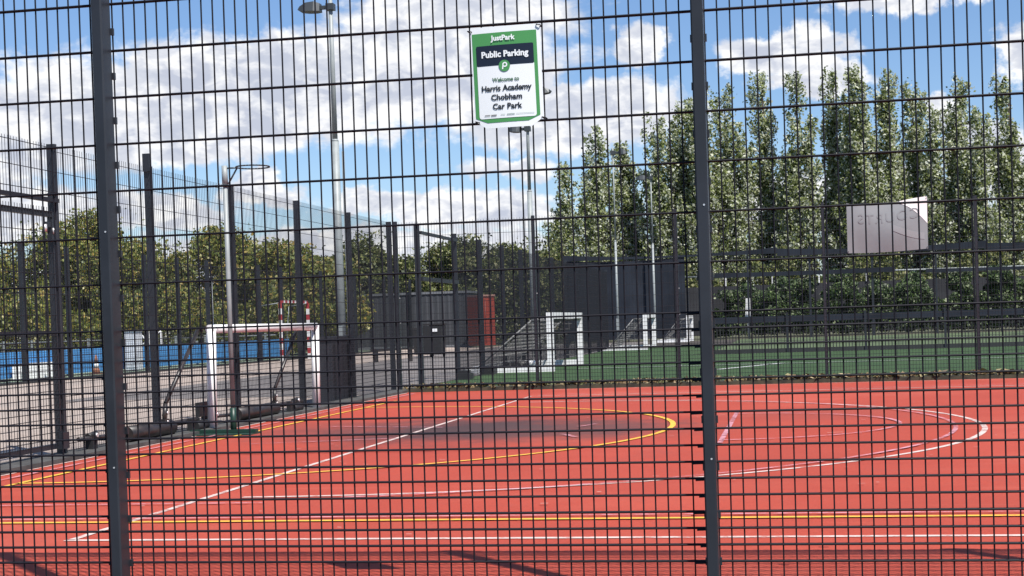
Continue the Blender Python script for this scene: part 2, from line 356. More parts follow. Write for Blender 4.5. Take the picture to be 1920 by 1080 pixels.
# ---- near fence (the one the photographer looks through)
nf = thing('mesh_fence', 'tall dark twin wire mesh fence nearest the viewer, filling the whole picture', 'fence', (0, 0, 0))
pp = post_mb()
for k in range(16):   # panel clamps on the back corner of the post
    z = .2 + k * .19
    pp.box((0.027, -.004, z), (.012, .012, .03)); pp.box((-0.027, -.004, z), (.012, .012, .03))
for z in (.62, 1.62): pp.rod((.008, -.0985, z), (.008, -.1005, z), .004, n=8, mi=1)
pp.slab([(-.23, -.006, 2.96), (.23, -.006, 2.96), (.03, -.006, 3.10), (-.03, -.006, 3.10)], (0, .006, 0))
post0 = pp.build('post', [M_POST, M_BOLT], nf)
post0.location = (0, 0, 0)
for x in (-2.52, 2.52, 5.04, 7.56): copy_to(post0, (x, 0, 0), parent=nf)
_pm = panel_mb(2.47, rv=.0035, rh=.0044)
for z in (2.745, 2.80, 2.87, 2.93, 2.98):
    for s in (-1, 1): _pm.rod((-.015, s * .009, z), (2.485, s * .009, z), .0055, n=6, caps=False)
for k in range(18): _pm.rod((2.42 + .012 * (k % 3), -.013, 1.194 - k * .2 / 3), (2.49, -.013, 1.196 - k * .2 / 3), .0046, n=6)
pan0 = _pm.build('mesh_panel', M_WIRE, nf, shift=False); pan0.location = (.025, .004, 0)
for x in (-2.52, 2.52, 5.04): copy_to(pan0, (x + .025, .004, 0), parent=nf)

# ---- generic far fence
CACHE = {}
def fence(name, label, base, rz, stations, post_h=3.07, h=3.03, dense=1.2, rv=.003, rh=.0036, pitch=.05, group=None, pd=.09, pw=.05, side=-1, n=4, skip=(), fine=.2, bolts=True):
    root = thing(name, label, 'fence', base, group); root.rotation_euler = (0, 0, rz)
    key = (post_h, pd, pw, side, bolts)
    y0 = -(pd + .008) if side < 0 else .008
    mb = post_mb(pw, pd, post_h, y0)
    if bolts:
        for z in (.35, .8, 1.25, 1.7, 2.15, 2.6, post_h - .1): mb.box((pw / 2 + .004, y0 + pd * .8, z), (.012, .02, .02), mi=1)
    p0 = mb.build('post', [M_POST, M_BOLT], root, shift=False)
    for i, s in enumerate(stations):
        o = p0 if i == 0 else copy_to(p0, (0, 0, 0), parent=root)
        o.location = (s, 0, 0)
    for i, (a, b) in enumerate(zip(stations[:-1], stations[1:])):
        if i in skip: continue
        w = round(b - a - pw, 3); k = (w, h, dense, rv, rh, pitch, n, fine)
        if k not in CACHE:
            o = panel_mb(w, h, dense, rv, rh, .06, pitch, n, n > 4, .03, fine).build('mesh_panel', M_WIRE2, root, shift=False); CACHE[k] = o; o.location = (a + pw / 2, 0, 0)
        else:
            o = copy_to(CACHE[k], (a + pw / 2, 0, 0), parent=root)
    return root
# left side fence runs away from the viewer along x=-4.2 ; local x axis = world +Y, local -y = world +X  (posts on the far/left side -> side=+1)
Yp = [0.0, 2.5, 4.95, 7.50, 9.70, 12.16, 14.74, 17.28, 19.75]
sf = fence('side_mesh_fence', 'dark mesh fence along the left edge of the red court, running into the distance', (-4.2, 0, 0), math.pi / 2, Yp, post_h=3.08, side=1, skip=(2,), rv=.0026, rh=.0034)
def sfl(mb): return mb    # local coordinates of the side fence: (along, -(X+4.2), z)
ov = MB()
for i in range(49):
    x = 4.98 + 2.49 * i / 48; ov.rod((x, 0, 2.53), (x, 0, 3.06), .0028, n=4, caps=False)
for z in (2.6, 2.8, 3.03): ov.rod((4.97, 0, z), (7.48, 0, z), .004, n=4, caps=False)
ov.box((6.22, 0, 2.52), (2.50, .05, .04)); ov.build('over_gate_panel', [M_WIRE2], sf, shift=False)
ex = MB(); ex.box((7.47, .052, 1.3), (.06, .06, 2.6)); ex.build('gate_stop_post', M_POST, sf, shift=False)
pk = MB(); pk.box((9.665, .05, 3.12), (.05, .08, .2)); pk.build('post_cap', M_POST, sf, shift=False)
# gate leaf
gt = thing('mesh_gate', 'dark mesh gate in the left fence, at the far left edge of the picture', 'gate', (-4.2, 7.38, 0)); gt.rotation_euler = (0, 0, math.pi / 2)
g = MB()
g.box((-.03, 0, 1.25), (.06, .05, 2.30)); g.box((-2.31, 0, 1.25), (.06, .05, 2.30)); g.box((-1.17, 0, 2.375), (2.22, .048, .05)); g.box((-1.17, 0, .13), (2.22, .048, .05)); g.box((-1.17, 0, 1.23), (2.22, .046, .04))
g.build('gate_frame', M_POST, gt, shift=False)
g = panel_mb(2.2, 2.40, 1.2, .0034, .004, .14, .05, 4, False, .04); gm = g.build('mesh_panel', M_WIRE2, gt, shift=False); gm.location = (-2.27, -.03, 0)
g = MB(); g.box((-.10, -.045, 2.22), (.10, .04, .20)); g.box((-.19, -.045, 2.27), (.12, .03, .05)); g.rod((-.24, -.045, 2.27), (-.24, -.045, 2.20), .018, n=8, mi=1); g.rod((-.12, -.07, 2.24), (-.12, -.07, 2.18), .016, n=8, mi=1)
g.build('gate_closer', [M_POST, M_BOLT], gt, shift=False)
g = MB(); g.box((-.05, -.05, .18), (.13, .06, .16)); g.build('gate_hinge', M_POST, gt, shift=False)
# far end fence of the red court
ff = fence('end_mesh_fence', 'dark mesh fence across the far end of the red court, before the green pitch', (-4.2, 19.75, 0), 0.0, [.06 + 2.52 * i for i in range(11)], post_h=3.08, side=1, rv=.0024, rh=.0032)
# pitch side fence beyond the corner
sg = fence('pitch_side_fence', 'dark mesh fence running away along the left side of the green pitch', (-4.2, 20.1, 0), math.pi / 2, [1.7, 4.9, 7.5, 10.2, 12.8, 15.4, 18.0, 20.6, 23.2, 25.8, 28.4, 31.0], post_h=3.15, h=3.05, side=1, rv=.0028, rh=.0036, skip=(0,), pw=.06, pd=.11)
lk = MB(); lk.box((3.3, 0, 2.1), (3.1, .06, .08)); lk.box((3.3, 0, 3.0), (3.1, .05, .06)); lk.build('gateway_bar', M_POST, sg, shift=False)
for s in (4.9, 7.5, 10.2, 12.8):
    b = MB(); b.box((s, -.08, .07), (.45, .30, .14)); b.box((s, -.08, .17), (.30, .2, .06)); b.build('post_foot', M_BLACK, sg, shift=False)
# fence on the far side of the paving
lfz = fence('boundary_fence', 'high mesh fence at the far left of the paved area, before the blue boards', (-17, 27.9, 0), math.pi / 2, [0] + [1.9 + 2.5 * i for i in range(17)], post_h=3.7, h=3.5, dense=1.2, side=1, rv=.0035, rh=.004, pitch=.1, pw=.10, pd=.12, bolts=False)
kb = MB(); kb.box((21, -.1, .035), (42.5, .12, .06)); kb.build('base_rail', M_BLACK, lfz, shift=False)
# low barrier across the pitch
lb = thing('low_barrier_fence', 'waist-high picket barrier with dark top band along the far touchline of the green pitch', 'barrier', (0.3, 41, 0))
q = MB(); 
for i in range(150): q.box((.3 + .10 * i, 41, .52), (.022, .02, 1.0))
q.box((7.8, 40.98, .06), (15, .06, .12)); q.build('picket_panel', pmat('dark_barrier_paint', (0.022, 0.026, 0.026), .6), lb)
q = MB(); q.box((7.8, 40.99, 1.05), (15, .05, .20)); q.build('top_band', M_CLOTH, lb)
q = MB(); q.box((0, 0, .62), (.07, .07, 1.24)); bp = q.build('post', M_POST, lb, shift=False)
for i in range(7):
    o = bp if i == 0 else copy_to(bp, (0, 0, 0), parent=lb)
    o.location = (2.4 * i, -.05, 0)
# pitch end fence with navy screen and dark top strip
ef = thing('pitch_end_fence', 'very tall dark fence at the far end of the pitch with hanging navy windbreak', 'fence', (-9, 70, 0))
q = MB()
for i in range(8): pass
q = MB(); q.box((0, 0, 2.3), (.10, .10, 4.6)); ep = q.build('post', M_POST, ef, shift=False)
for i in range(11):
    o = ep if i == 0 else copy_to(ep, (0, 0, 0), parent=ef)
    o.location = (.4 + 3.1 * i, 0, 0)
q = MB()
for i in range(300): q.rod((.2 * .55 * i, 0, .05), (.2 * .55 * i, 0, 4.5), .004, n=3, caps=False)
for k in range(12): q.rod((0, .01, .1 + .4 * k), (33, .01, .1 + .4 * k), .006, n=3, caps=False)
q.build('mesh_panel', M_WIRE2, ef, shift=False)
def drape(mb, x0, x1, ztop, zbot, y, k=24, sag=.1, wav=.06):
    xs = np.linspace(x0, x1, k); t = np.linspace(0, 1, k); top = ztop - sag * 4 * t * (1 - t)
    yy = y + wav * np.sin(xs * 2.6)
    for zz0, zz1 in ((top, np.full(k, zbot)),): mb.strip(np.c_[xs, yy, zz1], np.c_[xs, yy, zz0]); mb.strip(np.c_[xs, yy + .02, zz0], np.c_[xs, yy + .02, zz1])
q = MB(); drape(q, -8.6, -2.5, 4.32, .15, 69.85, sag=.12); q.build('windbreak_screen', M_CLOTH, ef)
q = MB(); drape(q, -8.8, 2.2, 4.62, 4.30, 69.78, sag=.22, wav=.03); drape(q, 2.2, 12.5, 4.55, 4.15, 69.78, sag=.16, wav=.03); drape(q, 12.5, 24, 4.42, 4.02, 69.78, sag=.1, wav=.03); q.build('rolled_top_strip', M_CLOTH, ef)
q = MB(); drape(q, -1, 8, 3.42, 3.16, 69.8, sag=.05, wav=.02); drape(q, 9.5, 24, 3.25, 3.05, 69.8, sag=.05, wav=.02); q.build('lower_strip', M_CLOTH, ef)

# ------------------------------------------------------------------ text helper
def text_geo(txt, size, bold=0.0, spacing=1.0):
    cu = bpy.data.curves.new('lettering_curve', 'FONT'); cu.body = txt; cu.size = size; cu.align_x = 'CENTER'; cu.align_y = 'CENTER'; cu.offset = bold; cu.space_character = spacing; cu.resolution_u = 3
    o = bpy.data.objects.new('lettering_temp', cu); COL.objects.link(o)
    dg = bpy.context.evaluated_depsgraph_get(); me = bpy.data.meshes.new_from_object(o.evaluated_get(dg))
    V = np.array([v.co[:] for v in me.vertices]); F = [tuple(p.vertices) for p in me.polygons]
    bpy.data.objects.remove(o); bpy.data.curves.remove(cu); bpy.data.meshes.remove(me)
    return V, F

# ------------------------------------------------------------------ parking sign on the near fence
sgn = thing('parking_sign', 'green and white public parking notice tied to the near mesh fence', 'sign', (1.742, -.03, 1.974))
SW, SH = .287, .412
def S(u, v, d=0.0):
    """u right, v down (0..1) -> world, gently bowed, d towards viewer"""
    bow = .010 * math.sin(math.pi * min(max(u, 0), 1)) * (.6 + .4 * v)
    return (1.5955 + u * SW + v * .0085, -.018 - bow - d, 2.386 - v * SH + u * .004)
def sgrid(mb, u0, u1, v0, v1, d, mi=0, n=8, r=0.0, cut=0.0):
    us = np.linspace(u0, u1, n + 1)
    def vt(u):
        if r:
            e = min(u - u0, u1 - u); return (r - math.sqrt(max(0, r * r - (r - e) ** 2))) * .7 if e < r else 0
        return 0
    if r: us = np.unique(np.r_[us, u0 + r * np.array([0, .1, .3, .6, 1]), u1 - r * np.array([0, .1, .3, .6, 1])])
    def vb(u):
        if cut:
            e = min(u - u0, u1 - u); return cut * (1 - e / .17) * 1.0 if e < .17 else 0
        return vt(u)
    if cut: us = np.unique(np.r_[us, u0 + .17, u1 - .17])
    k = len(us); V = []
    for j in range(5):
        for u in us:
            a = v0 + (vt(u) if not cut else 0); b = v1 - vb(u); V.append(S(u, a + (b - a) * j / 4, d))
    mb.add(V, [(j * k + i, (j + 1) * k + i, (j + 1) * k + i + 1, j * k + i + 1) for j in range(4) for i in range(k - 1)], mi, True)
m = MB(); sgrid(m, 0, 1, 0, 1, 0, cut=.085); sgrid(m, 0, 1, 0, 1, -.002, cut=.085); m.build('paper_sheet', M_PAPER, sgn)
m = MB(); sgrid(m, .02, .95, .06, .945, .0012, cut=.05); m.build('green_border', M_SGREEN, sgn)
m = MB(); sgrid(m, .075, .90, .36, .905, .0024, r=.035); m.build('white_panel', M_PAPER, sgn)
m = MB(); sgrid(m, .075, .90, .185, .385, .0032, r=.02); m.build('navy_band', M_SNAVY, sgn)
def stext(txt, u, v, size, mat, bold=.0, d=.0048, sx=1.0, name='lettering', sp=1.0, rot=0.0):
    V, F = text_geo(txt, size, bold, sp); m = MB()
    m.add([S(u + sx * p[0] / SW, v - p[1] / SH - 0.0, d) for p in V], F); return m.build(name, mat, sgn)
stext('JustPark', .47, .118, .0290, M_PAPER, .0010)
stext('Public Parking', .485, .278, .0345, M_PAPER, .0013, .006)
th = np.linspace(0, 2 * math.pi, 33)[:-1]
m = MB(); m.poly([S(.475 + .081 * math.cos(a), .393 - .081 * SW / SH * math.sin(a), .0048) for a in th]); em = m.build('round_emblem', M_SGREEN, sgn)
m = MB()   # the p mark: ring and stem
k = 24; tt = np.linspace(0, 2 * math.pi, k); ro, ri = .036, .018
m.strip([S(.483 + ri * math.cos(a), .383 - ri * SW / SH * math.sin(a), .0058) for a in tt], [S(.483 + ro * math.cos(a), .383 - ro * SW / SH * math.sin(a), .0058) for a in tt])
m.poly([S(.447, .385, .0058), S(.465, .385, .0058), S(.457, .428, .0058), S(.439, .428, .0058)]); m.build('emblem_letter', M_PAPER, em)
stext('Welcome to', .485, .528, .0215, M_SGT, .0007)
stext('Harris Academy', .485, .612, .0315, M_STEXT, .0010)
stext('Chobham', .485, .702, .0315, M_STEXT, .0010, sp=1.05)
stext('Car Park', .485, .792, .0315, M_STEXT, .0010, sp=1.05)
m = MB()
for (a, b, hgt, y) in ((.155, .235, .010, .868), (.25, .325, .014, .868)):
    x = a
    while x < b: m.poly([S(x, y, .0046), S(x + .008, y, .0046), S(x + .008, y + hgt, .0046), S(x, y + hgt, .0046)]); x += .0115
m.build('small_print', M_STEXT, sgn)
m = MB()
for (a, b, hgt, y) in ((.39, .45, .006, .868), (.48, .58, .011, .866), (.61, .86, .005, .868)):
    x = a
    while x < b: m.poly([S(x, y, .0046), S(x + .009, y, .0046), S(x + .009, y + hgt, .0046), S(x, y + hgt, .0046)]); x += .0125
m.build('small_print', pmat('faint_green_print', (.28, .38, .33), .3), sgn)
for (u, v) in ((-.01, .035), (.985, .02), (.04, .935), (1.0, .93)):
    m = MB(); x, y, zz = S(u, v); m.tube([(x - .008, y - .006, zz + .004), (x + .008, y - .008, zz), (x + .008, .016, zz), (x - .008, .016, zz + .004), (x - .008, y - .006, zz + .004)], .0022, n=5); m.build('cable_tie', M_BLACK, sgn)

# ------------------------------------------------------------------ back of the banner on the far fence
bn = thing('banner', 'pale grey banner seen from behind on the mesh fence at the far court end', 'banner', (4.55, 19.7, 2.2))
def B(u, v, d=0.0):
    x = 3.82 + 1.33 * u; top = 3.04 - .11 * math.sin(math.pi * u) * (1 - u) * 1.2 + .055 * u; bot = 2.19 + .03 * u - .02 * math.sin(math.pi * u)
    return (x, 19.70 - .05 * math.sin(math.pi * u) * math.sin(math.pi * v) - .02 * math.sin(u * 9 + v * 3) - d, top + (bot - top) * v)
def bgrid(mb, f, nu, nv, d):
    V = [B(*f(i / nu, j / nv), d) for j in range(nv + 1) for i in range(nu + 1)]; k = nu + 1
    mb.add(V, [(j * k + i, (j + 1) * k + i, (j + 1) * k + i + 1, j * k + i + 1) for j in range(nv) for i in range(nu)], 0, True)
m = MB(); bgrid(m, lambda a, b: (a, b), 24, 10, 0); m.build('banner_sheet', pmat('shaded_banner_vinyl', (0.305, 0.33, 0.345), .6, var=.1, scale=3), bn)  # grey base colour holds the shadow lying over the sheet
def cur(t): return .66 + .34 * t, .10 + .52 * t ** 1.7
m = MB(); bgrid(m, lambda a, b: (.66 + .34 * a, b * (.06 + .46 * a ** 1.4)), 14, 4, .004); m.build('sunlit_corner', pmat('sunlit_banner_vinyl', (0.82, 0.81, 0.80), .6), bn)  # sunlit corner of the banner, painted as a white patch
m = MB(); bgrid(m, lambda a, b: (.56 + .40 * a, .44 + .24 * a + .13 * b + .04 * math.sin(a * 3)), 12, 3, .004); m.build('sunlit_band', pmat('sunlit_band_vinyl', (0.345, 0.368, 0.382), .6), bn)  # paler band paints in the sunlight crossing the shaded sheet
V, F = text_geo('COURTS', .24, .001, 1.15); m = MB()
m.add([B(.52 - p[0] / 1.33 * 1.0, .30 - p[1] / .85, .005) for p in V], [f[::-1] for f in F]); m.build('lettering', pmat('show_through_print', (0.265, 0.282, 0.296), .6), bn)
for u, v in ((.01, .03), (.99, .03), (.01, .97), (.99, .97)):
    m = MB(); x, y, zz = B(u, v); m.rod((x, y - .012, zz), (x, 19.77, zz), .008, n=6); m.build('cable_tie', M_BLACK, bn)

# ------------------------------------------------------------------ five-a-side goal in front of the side fence
gl = thing('football_goal', 'low white court goal with black weighted base in front of the left fence', 'goal', (-4.0, 10.65, 0))
def rbox(mb, a, b, w, d): # square-ish bar
    mb.rod(a, b, w, n=12)
for (y, dy) in ((10.65, .0), (14.55, .0)):
    m = MB(); m.rod((-3.985, y, .01), (-4.0, y + .10, 1.24), .058, n=14); m.build('post', M_WHITE, gl)
m = MB(); m.rod((-4.0, 10.70, 1.225), (-4.0, 14.70, 1.225), .054, n=14); m.build('crossbar', M_WHITE, gl)
for (yt, yb) in ((10.62, 9.62), (14.20, 13.18)):
    m = MB(); m.rod((-4.11, yt, 1.22), (-4.11, yb, .40), .024, n=10); m.rod((-4.11, yb, .40), (-4.11, yb - .04, .20), .026, n=10); m.box((-4.11, yb - .03, .16), (.06, .10, .14)); m.rod((-4.05, yt + .02, 1.222), (-4.11, yt, 1.222), .02, n=8)
    for zz in (.30, .20): m.rod((-4.075, yb - .035, zz), (-4.065, yb - .035, zz), .016, n=8, mi=1)
    m.build('brace', [M_DKBAR, M_BOLT], gl)
for (ya, yb, yc) in ((8.60, 9.74, 10.5), (11.72, 13.15, 14.25)):
    m = MB(); m.rod((-4.11, ya, .135), (-4.11, yb, .125), .085, n=18); m.build('counterweight', M_DKBAR, gl)
    m = MB(); m.rod((-4.11, ya - 1.05, .17), (-4.11, ya, .14), .022, n=8); m.build('lever_rod', M_DKBAR, gl); m = MB(); m.rod((-4.11, yb, .16), (-4.11, yc, .16), .034, n=10); m.build('base_bar', M_DKBAR, gl)
    m = MB(); m.rod((-4.06, yb + .55, .09), (-4.06, yb + .88, .09), .062, n=16); m.box((-4.06, yb + .45, .12), (.06, .08, .14)); m.build('roller', M_BLACK, gl)
for y in (11.0, 7.85, 13.5 + .5):
    m = MB(); m.box((-4.12, y, .12), (.08, .10, .16)); m.rod((-4.12, y - .08, .18), (-4.12, y + .10, .20), .03, n=8); m.rod((-4.07, y, .19), (-4.05, y, .19), .022, n=8, mi=1); m.build('clamp', [M_BLACK, M_BOLT], gl)
m = MB(); m.box((-4.12, 10.70, .27), (.05, .34, .17)); m.build('weight_block', M_BLACK, gl)

# ------------------------------------------------------------------ netball post
nb = thing('netball_post', 'slim grey netball post with ring and green foot at the left side of the court', 'netball post', (-3.5, 10.1, 0))
m = MB(); m.rod((-3.5, 10.1, .30), (-3.5, 10.1, 3.07), .027, n=12); m.build('pole', M_GALV, nb)
m = MB(); m.rod((-3.5, 10.1, .03), (-3.5, 10.1, .31), .036, n=12); m.build('pole_sleeve', M_GREEN, nb)
m = MB(); m.box((-3.72, 10.02, .015), (1.02, .34, .018)); m.box((-3.62, 10.1, .045), (.8, .09, .035)); m.build('base_plate', M_GREEN, nb)
m = MB(); m.rod((-3.5, 10.1, 2.86), (-3.5, 10.1, 3.09), .034, n=12); m.rod((-3.5, 10.1, 2.85), (-3.5, 10.1, 2.87), .042, n=12); m.build('ring_collar', M_GALV, nb)
m = MB(); cx, r = -3.5 + .34, .19; th = np.linspace(0, 2 * math.pi, 33); ring = [(cx + r * math.cos(a), 10.1 + r * math.sin(a), 3.06) for a in th]
m.tube(ring, .009); m.rod((-3.47, 10.1, 3.06), (cx - r, 10.1, 3.06), .010); m.rod((-3.46, 10.1, 2.88), (cx - r, 10.1, 3.055), .010); m.build('ring', M_GALVD, nb)

sp_ = thing('slim_pole', 'slim pale pole standing beside the dark storage box, right of the white court goal', 'pole', (-4.42, 17.68, 0))
m = MB(); m.rod((-4.42, 17.68, .01), (-4.42, 17.68, 4.13), .022, n=10); m.build('pole', M_GALV, sp_)
m = MB(); m.box((-4.42, 17.68, .02), (.14, .10, .03)); m.rod((-4.42, 17.68, .03), (-4.42, 17.68, .08), .035, n=8); m.build('base_plate', M_BLACK, sp_)
# ------------------------------------------------------------------ floodlight masts
def mast(label, x, y, h, heads, r=.10, step=5.9):
    t = thing('floodlight_mast', label, 'floodlight', (x, y, 0), 'floodlight masts along the left of the pitch')
    m = MB(); m.rod((x, y, 0), (x, y, step), r * 1.15, r * 1.0, n=14); m.rod((x, y, step), (x, y, step + .06), r * 1.0, r * .72, n=14); m.rod((x, y, step + .06), (x, y, h), r * .70, r * .52, n=14)
    m.box((x, y - r * 1.0, 1.0), (.12, .03, .5)); m.build('column', M_GALV, t)
    for (dx, hz, L) in heads:
        f = MB(); s = 1 if dx > 0 else -1; x0 = x + s * .26
        V = []
        prof = [(0, .10, -.10, .13), (.25 * L, .15, -.10, .19), (.6 * L, .13, -.09, .20), (.88 * L, .05, -.07, .15), (L, .0, -.02, .04)]
        for (a, zt, zb, w) in prof: V += [(x0 + s * a, y - w, hz + zb), (x0 + s * a, y + w, hz + zb), (x0 + s * a, y + w * .7, hz + zt), (x0 + s * a, y - w * .7, hz + zt)]
        F = [(4 * i + j, 4 * i + (j + 1) % 4, 4 * i + 4 + (j + 1) % 4, 4 * i + 4 + j) for i in range(4) for j in range(4)] + [(0, 1, 2, 3), (16, 17, 18, 19)]
        f.add(V, F); f.box((x + s * .13, y, hz), (.30, .08, .09)); f.box((x, y, hz), (.2, .22, .16)); f.build('floodlight_head', M_GALVD, t)
    return t
mast('tallest floodlight mast, thick pale column rising above the white court goal', -8.42, 30, 9.75, [(-1, 9.33, .60)], r=.098, step=5.93)
mast('pale floodlight mast partly hidden behind the green parking notice', -5.74, 43, 9.3, [(-1, 7.72, .40), (1, 8.95, .6)], r=.085, step=5.6)
mast('slim floodlight mast with square lamp against the leftmost tall poplars', -4.40, 56, 8.5, [(1, 8.25, .35)], r=.05, step=4.5)
mast('thin floodlight mast farthest away, low among the poplar trunks', -4.05, 69.3, 8.6, [(-1, 8.4, .5)], r=.055, step=5.0)

# ------------------------------------------------------------------ small goals on the pitch
M_NET = pmat('white_net_cord', (0.20, 0.20, 0.20), .8)
M_NETD = pmat('grey_net_cord', (0.22, 0.22, 0.22), .8)
def pitch_goal(label, x, y0, y1, h, depth, r, top=.45, sp=.14):
    t = thing('pitch_goal', label, 'goal', (x, y0, 0), 'portable goals on the green pitch')
    for y in (y0, y1):
        m = MB(); m.box((x, y, h / 2), (r * 2, r * 2, h)); m.build('post', M_WHITE, t)
    m = MB(); m.box((x, (y0 + y1) / 2, h + r), (r * 2, y1 - y0 + 2 * r, r * 2)); m.build('crossbar', M_WHITE, t)
    for y in (y0, y1):
        m = MB(); m.box((x - depth / 2 - r, y, r), (depth, r * 1.8, r * 1.9)); m.build('side_base', M_WHITE, t)
    m = MB(); m.box((x - depth - 2 * r, (y0 + y1) / 2, r), (r * 2, y1 - y0 + 2 * r, r * 1.9)); m.build('rear_base', M_WHITE, t)
    m = MB()
    for y in (y0, y1): m.tube([(x, y, h), (x - top, y, h - .03), (x - depth, y, .08)], r * .3, n=6)
    m.tube([(x - top, y0, h - .03), (x - top, y1, h - .03)], r * .3, n=6); m.build('net_support', M_NETD, t)
    m = MB(); m2 = MB(); cr = .0055
    def prof(s):   # along the net from crossbar over the top and down to the rear base
        a = top; b = math.hypot(depth - top, h - .1); L = a + b; d = s * L
        if d < a: return (x - d, h - .02 - .04 * math.sin(d / a * 3))
        q = (d - a) / b; return (x - top - (depth - top) * q + .10 * math.sin(math.pi * q), h - .03 - (h - .1) * q)
    ny = int((y1 - y0) / sp); ns = 16
    for i in range(ny + 1):
        y = y0 + (y1 - y0) * i / ny; m.tube([(prof(s / ns)[0], y + .02 * math.sin(i + s), prof(s / ns)[1]) for s in range(ns + 1)], cr, n=3)
    for s in range(ns + 1):
        px, pz = prof(s / ns); m.rod((px, y0, pz), (px, y1, pz), cr, n=3, caps=False)
    for y in (y0, y1):
        k = int(depth / sp)
        for i in range(1, k):
            px = x - depth * i / k; zt = h if (x - px) < top else h * (1 - ((x - px) - top) / (depth - top)); m.rod((px, y, .06), (px, y, zt), cr, n=3, caps=False)
        kz = int(h / sp)
        for i in range(1, kz):
            zz = h * i / kz; xe = x - top - (depth - top) * (1 - zz / h); m.rod((x, y, zz), (xe, y, zz), cr, n=3, caps=False)
    m.build('net', M_NET, t); return t
pitch_goal('largest white portable goal standing on the green pitch just behind the court end fence', -2.80, 28.5, 33.4, 1.26, 1.85, .075)
pitch_goal('middle white portable goal on the green pitch before the navy windbreak', -2.70, 50.4, 54.0, 1.22, 1.45, .075, sp=.2)
pitch_goal('small farthest white portable goal beside the right end of the navy windbreak', -2.15, 66.0, 68.9, 1.15, 1.3, .07, sp=.22)
m = MB(); m.box((-4.35 + .25, 31.2, .12), (.35, .5, .16)); m.rod((-4.2, 30.9, .12), (-3.8, 30.9, .12), .1, n=12); m.rod((-4.0, 31.6, .12), (-3.6, 31.6, .12), .09, n=12, mi=1)
tag(m.build('goal_weight', [M_BLACK, M_WHITE]), 'black goal weight lying behind the largest white pitch goal', 'weight')

# ------------------------------------------------------------------ boxes, containers, boards on the paving
bx = thing('storage_box', 'long dark storage box behind the left fence, right of the white goal', 'storage box', (-4.55, 17.05, 0))
m = MB(); m.box((-4.52, 16.98, .50), (.34, .95, 1.0))
for i in range(4): m.box((-4.335, 16.62 + .24 * i, .5), (.02, .05, .9))
m.build('box_body', pmat('dark_grey_plastic', (.030, .032, .042), .55, var=.2, scale=2), bx)
m = MB(); m.box((-4.52, 16.98, 1.03), (.38, 1.0, .055)); m.build('lid', pmat('dark_grey_lid', (.024, .026, .034), .5), bx)
hut = thing('site_container', 'long grey steel container at the far end of the paved area', 'container', (-17.4, 70.6, 0))
m = MB()
n = 48; xs = np.linspace(-21.2, -13.95, n * 2); dy = np.tile([0, 0, .015, .015], n)[:2 * n]
m.strip(np.c_[xs, 70 + dy, np.full(2 * n, .12)], np.c_[xs, 70 + dy, np.full(2 * n, 2.85)]); m.box((-17.58, 71.3, 1.48), (7.2, 2.4, 2.72)); m.build('wall', M_GREY, hut)
m = MB(); m.box((-17.58, 71.25, 2.93), (7.3, 2.6, .12)); m.box((-17.58, 69.97, .07), (7.3, .08, .14)); m.build('frame_rail', pmat('grey_frame_paint', (.16, .17, .19), .6), hut)
red = thing('red_container', 'red steel container standing at the right end of the grey container', 'container', (-13.1, 68.2, 0))
FP = [(-12.66, 67.0), (-12.05, 67.55), (-12.65, 69.3), (-13.62, 68.2)]
m = MB(); m.slab([(a, b, .1) for a, b in FP], (0, 0, 2.5)); m.build('wall', M_RED, red)
m = MB(); m.slab([(a + (a + 12.8) * .06, b + (b - 68) * .06, 2.603) for a, b in FP], (0, 0, .08)); m.build('roof', pmat('pale_rim', (.45, .25, .2), .6), red)
m = MB()
for t in (.3, .7): m.rod((-12.66 + .61 * t + .02, 67.0 + .55 * t - .03, .2), (-12.66 + .61 * t + .02, 67.0 + .55 * t - .03, 2.5), .018, n=6); m.build('door_bar', pmat('dark_red_bar', (.2, .03, .02), .5), red); m = MB()
bd = thing('blue_boards', 'row of bright blue boards along the far left boundary', 'boards', (-19, 43, 0))
m = MB()
for i in range(10): m.box((-19.0 - .015 * (i % 2), 32.2 + 2.5 * i, .44), (.05, 2.46, .74))
m.build('board', M_BLUE, bd)
m = MB()
for i in range(11): m.box((-19.06, 30.95 + 2.5 * i, .45), (.07, .08, .9))
m.build('stake', M_GALV, bd)
wp = thing('white_board', 'low white board standing in front of the blue boards at the left edge', 'board', (-18.8, 33.6, 0))
m = MB(); m.slab([(-18.8, 32.3, .02), (-18.8, 35.1, .02), (-18.8, 35.1, .48), (-18.8, 32.3, .48)], (-.06, 0, 0)); m.build('face', pmat('bright_white_panel', (.97, .97, .97), .5), wp)
m = MB(); m.box((-18.78, 32.7, .1), (.3, .06, .2)); m.box((-18.78, 34.7, .1), (.3, .06, .2)); m.build('foot', M_GALV, wp)
cb = thing('utility_cabinet', 'tall white utility cabinet before the blue boards, right of the near left post', 'cabinet', (-18.55, 39.5, 0))
m = MB(); m.box((-18.55, 39.5, .68), (.42, .42, 1.26)); m.build('body', pmat('pale_cabinet_paint', (.66, .69, .74), .5), cb)
m = MB(); m.box((-18.55, 39.5, 1.335), (.48, .48, .05)); m.build('lid', pmat('cabinet_lid', (.55, .58, .62), .5), cb); m = MB(); m.box((-18.55, 39.28, .68), (.36, .02, 1.1)); m.build('door', pmat('pale_cabinet_paint', (.66, .69, .74), .5), cb)
cn = thing('traffic_cone', 'faded orange and white traffic cone in front of the blue boards', 'cone', (-18.6, 36.9, 0))
m = MB(); m.box((-18.6, 36.9, .02), (.34, .34, .04)); m.rod((-18.6, 36.9, .04), (-18.6, 36.9, .2), .12, .09, n=14); m.rod((-18.6, 36.9, .2), (-18.6, 36.9, .36), .09, .065, n=14, mi=1); m.rod((-18.6, 36.9, .36), (-18.6, 36.9, .6), .065, .03, n=14)
m.build('cone_body', [pmat('faded_orange', (.36, .15, .08), .7), M_WHITE], cn)
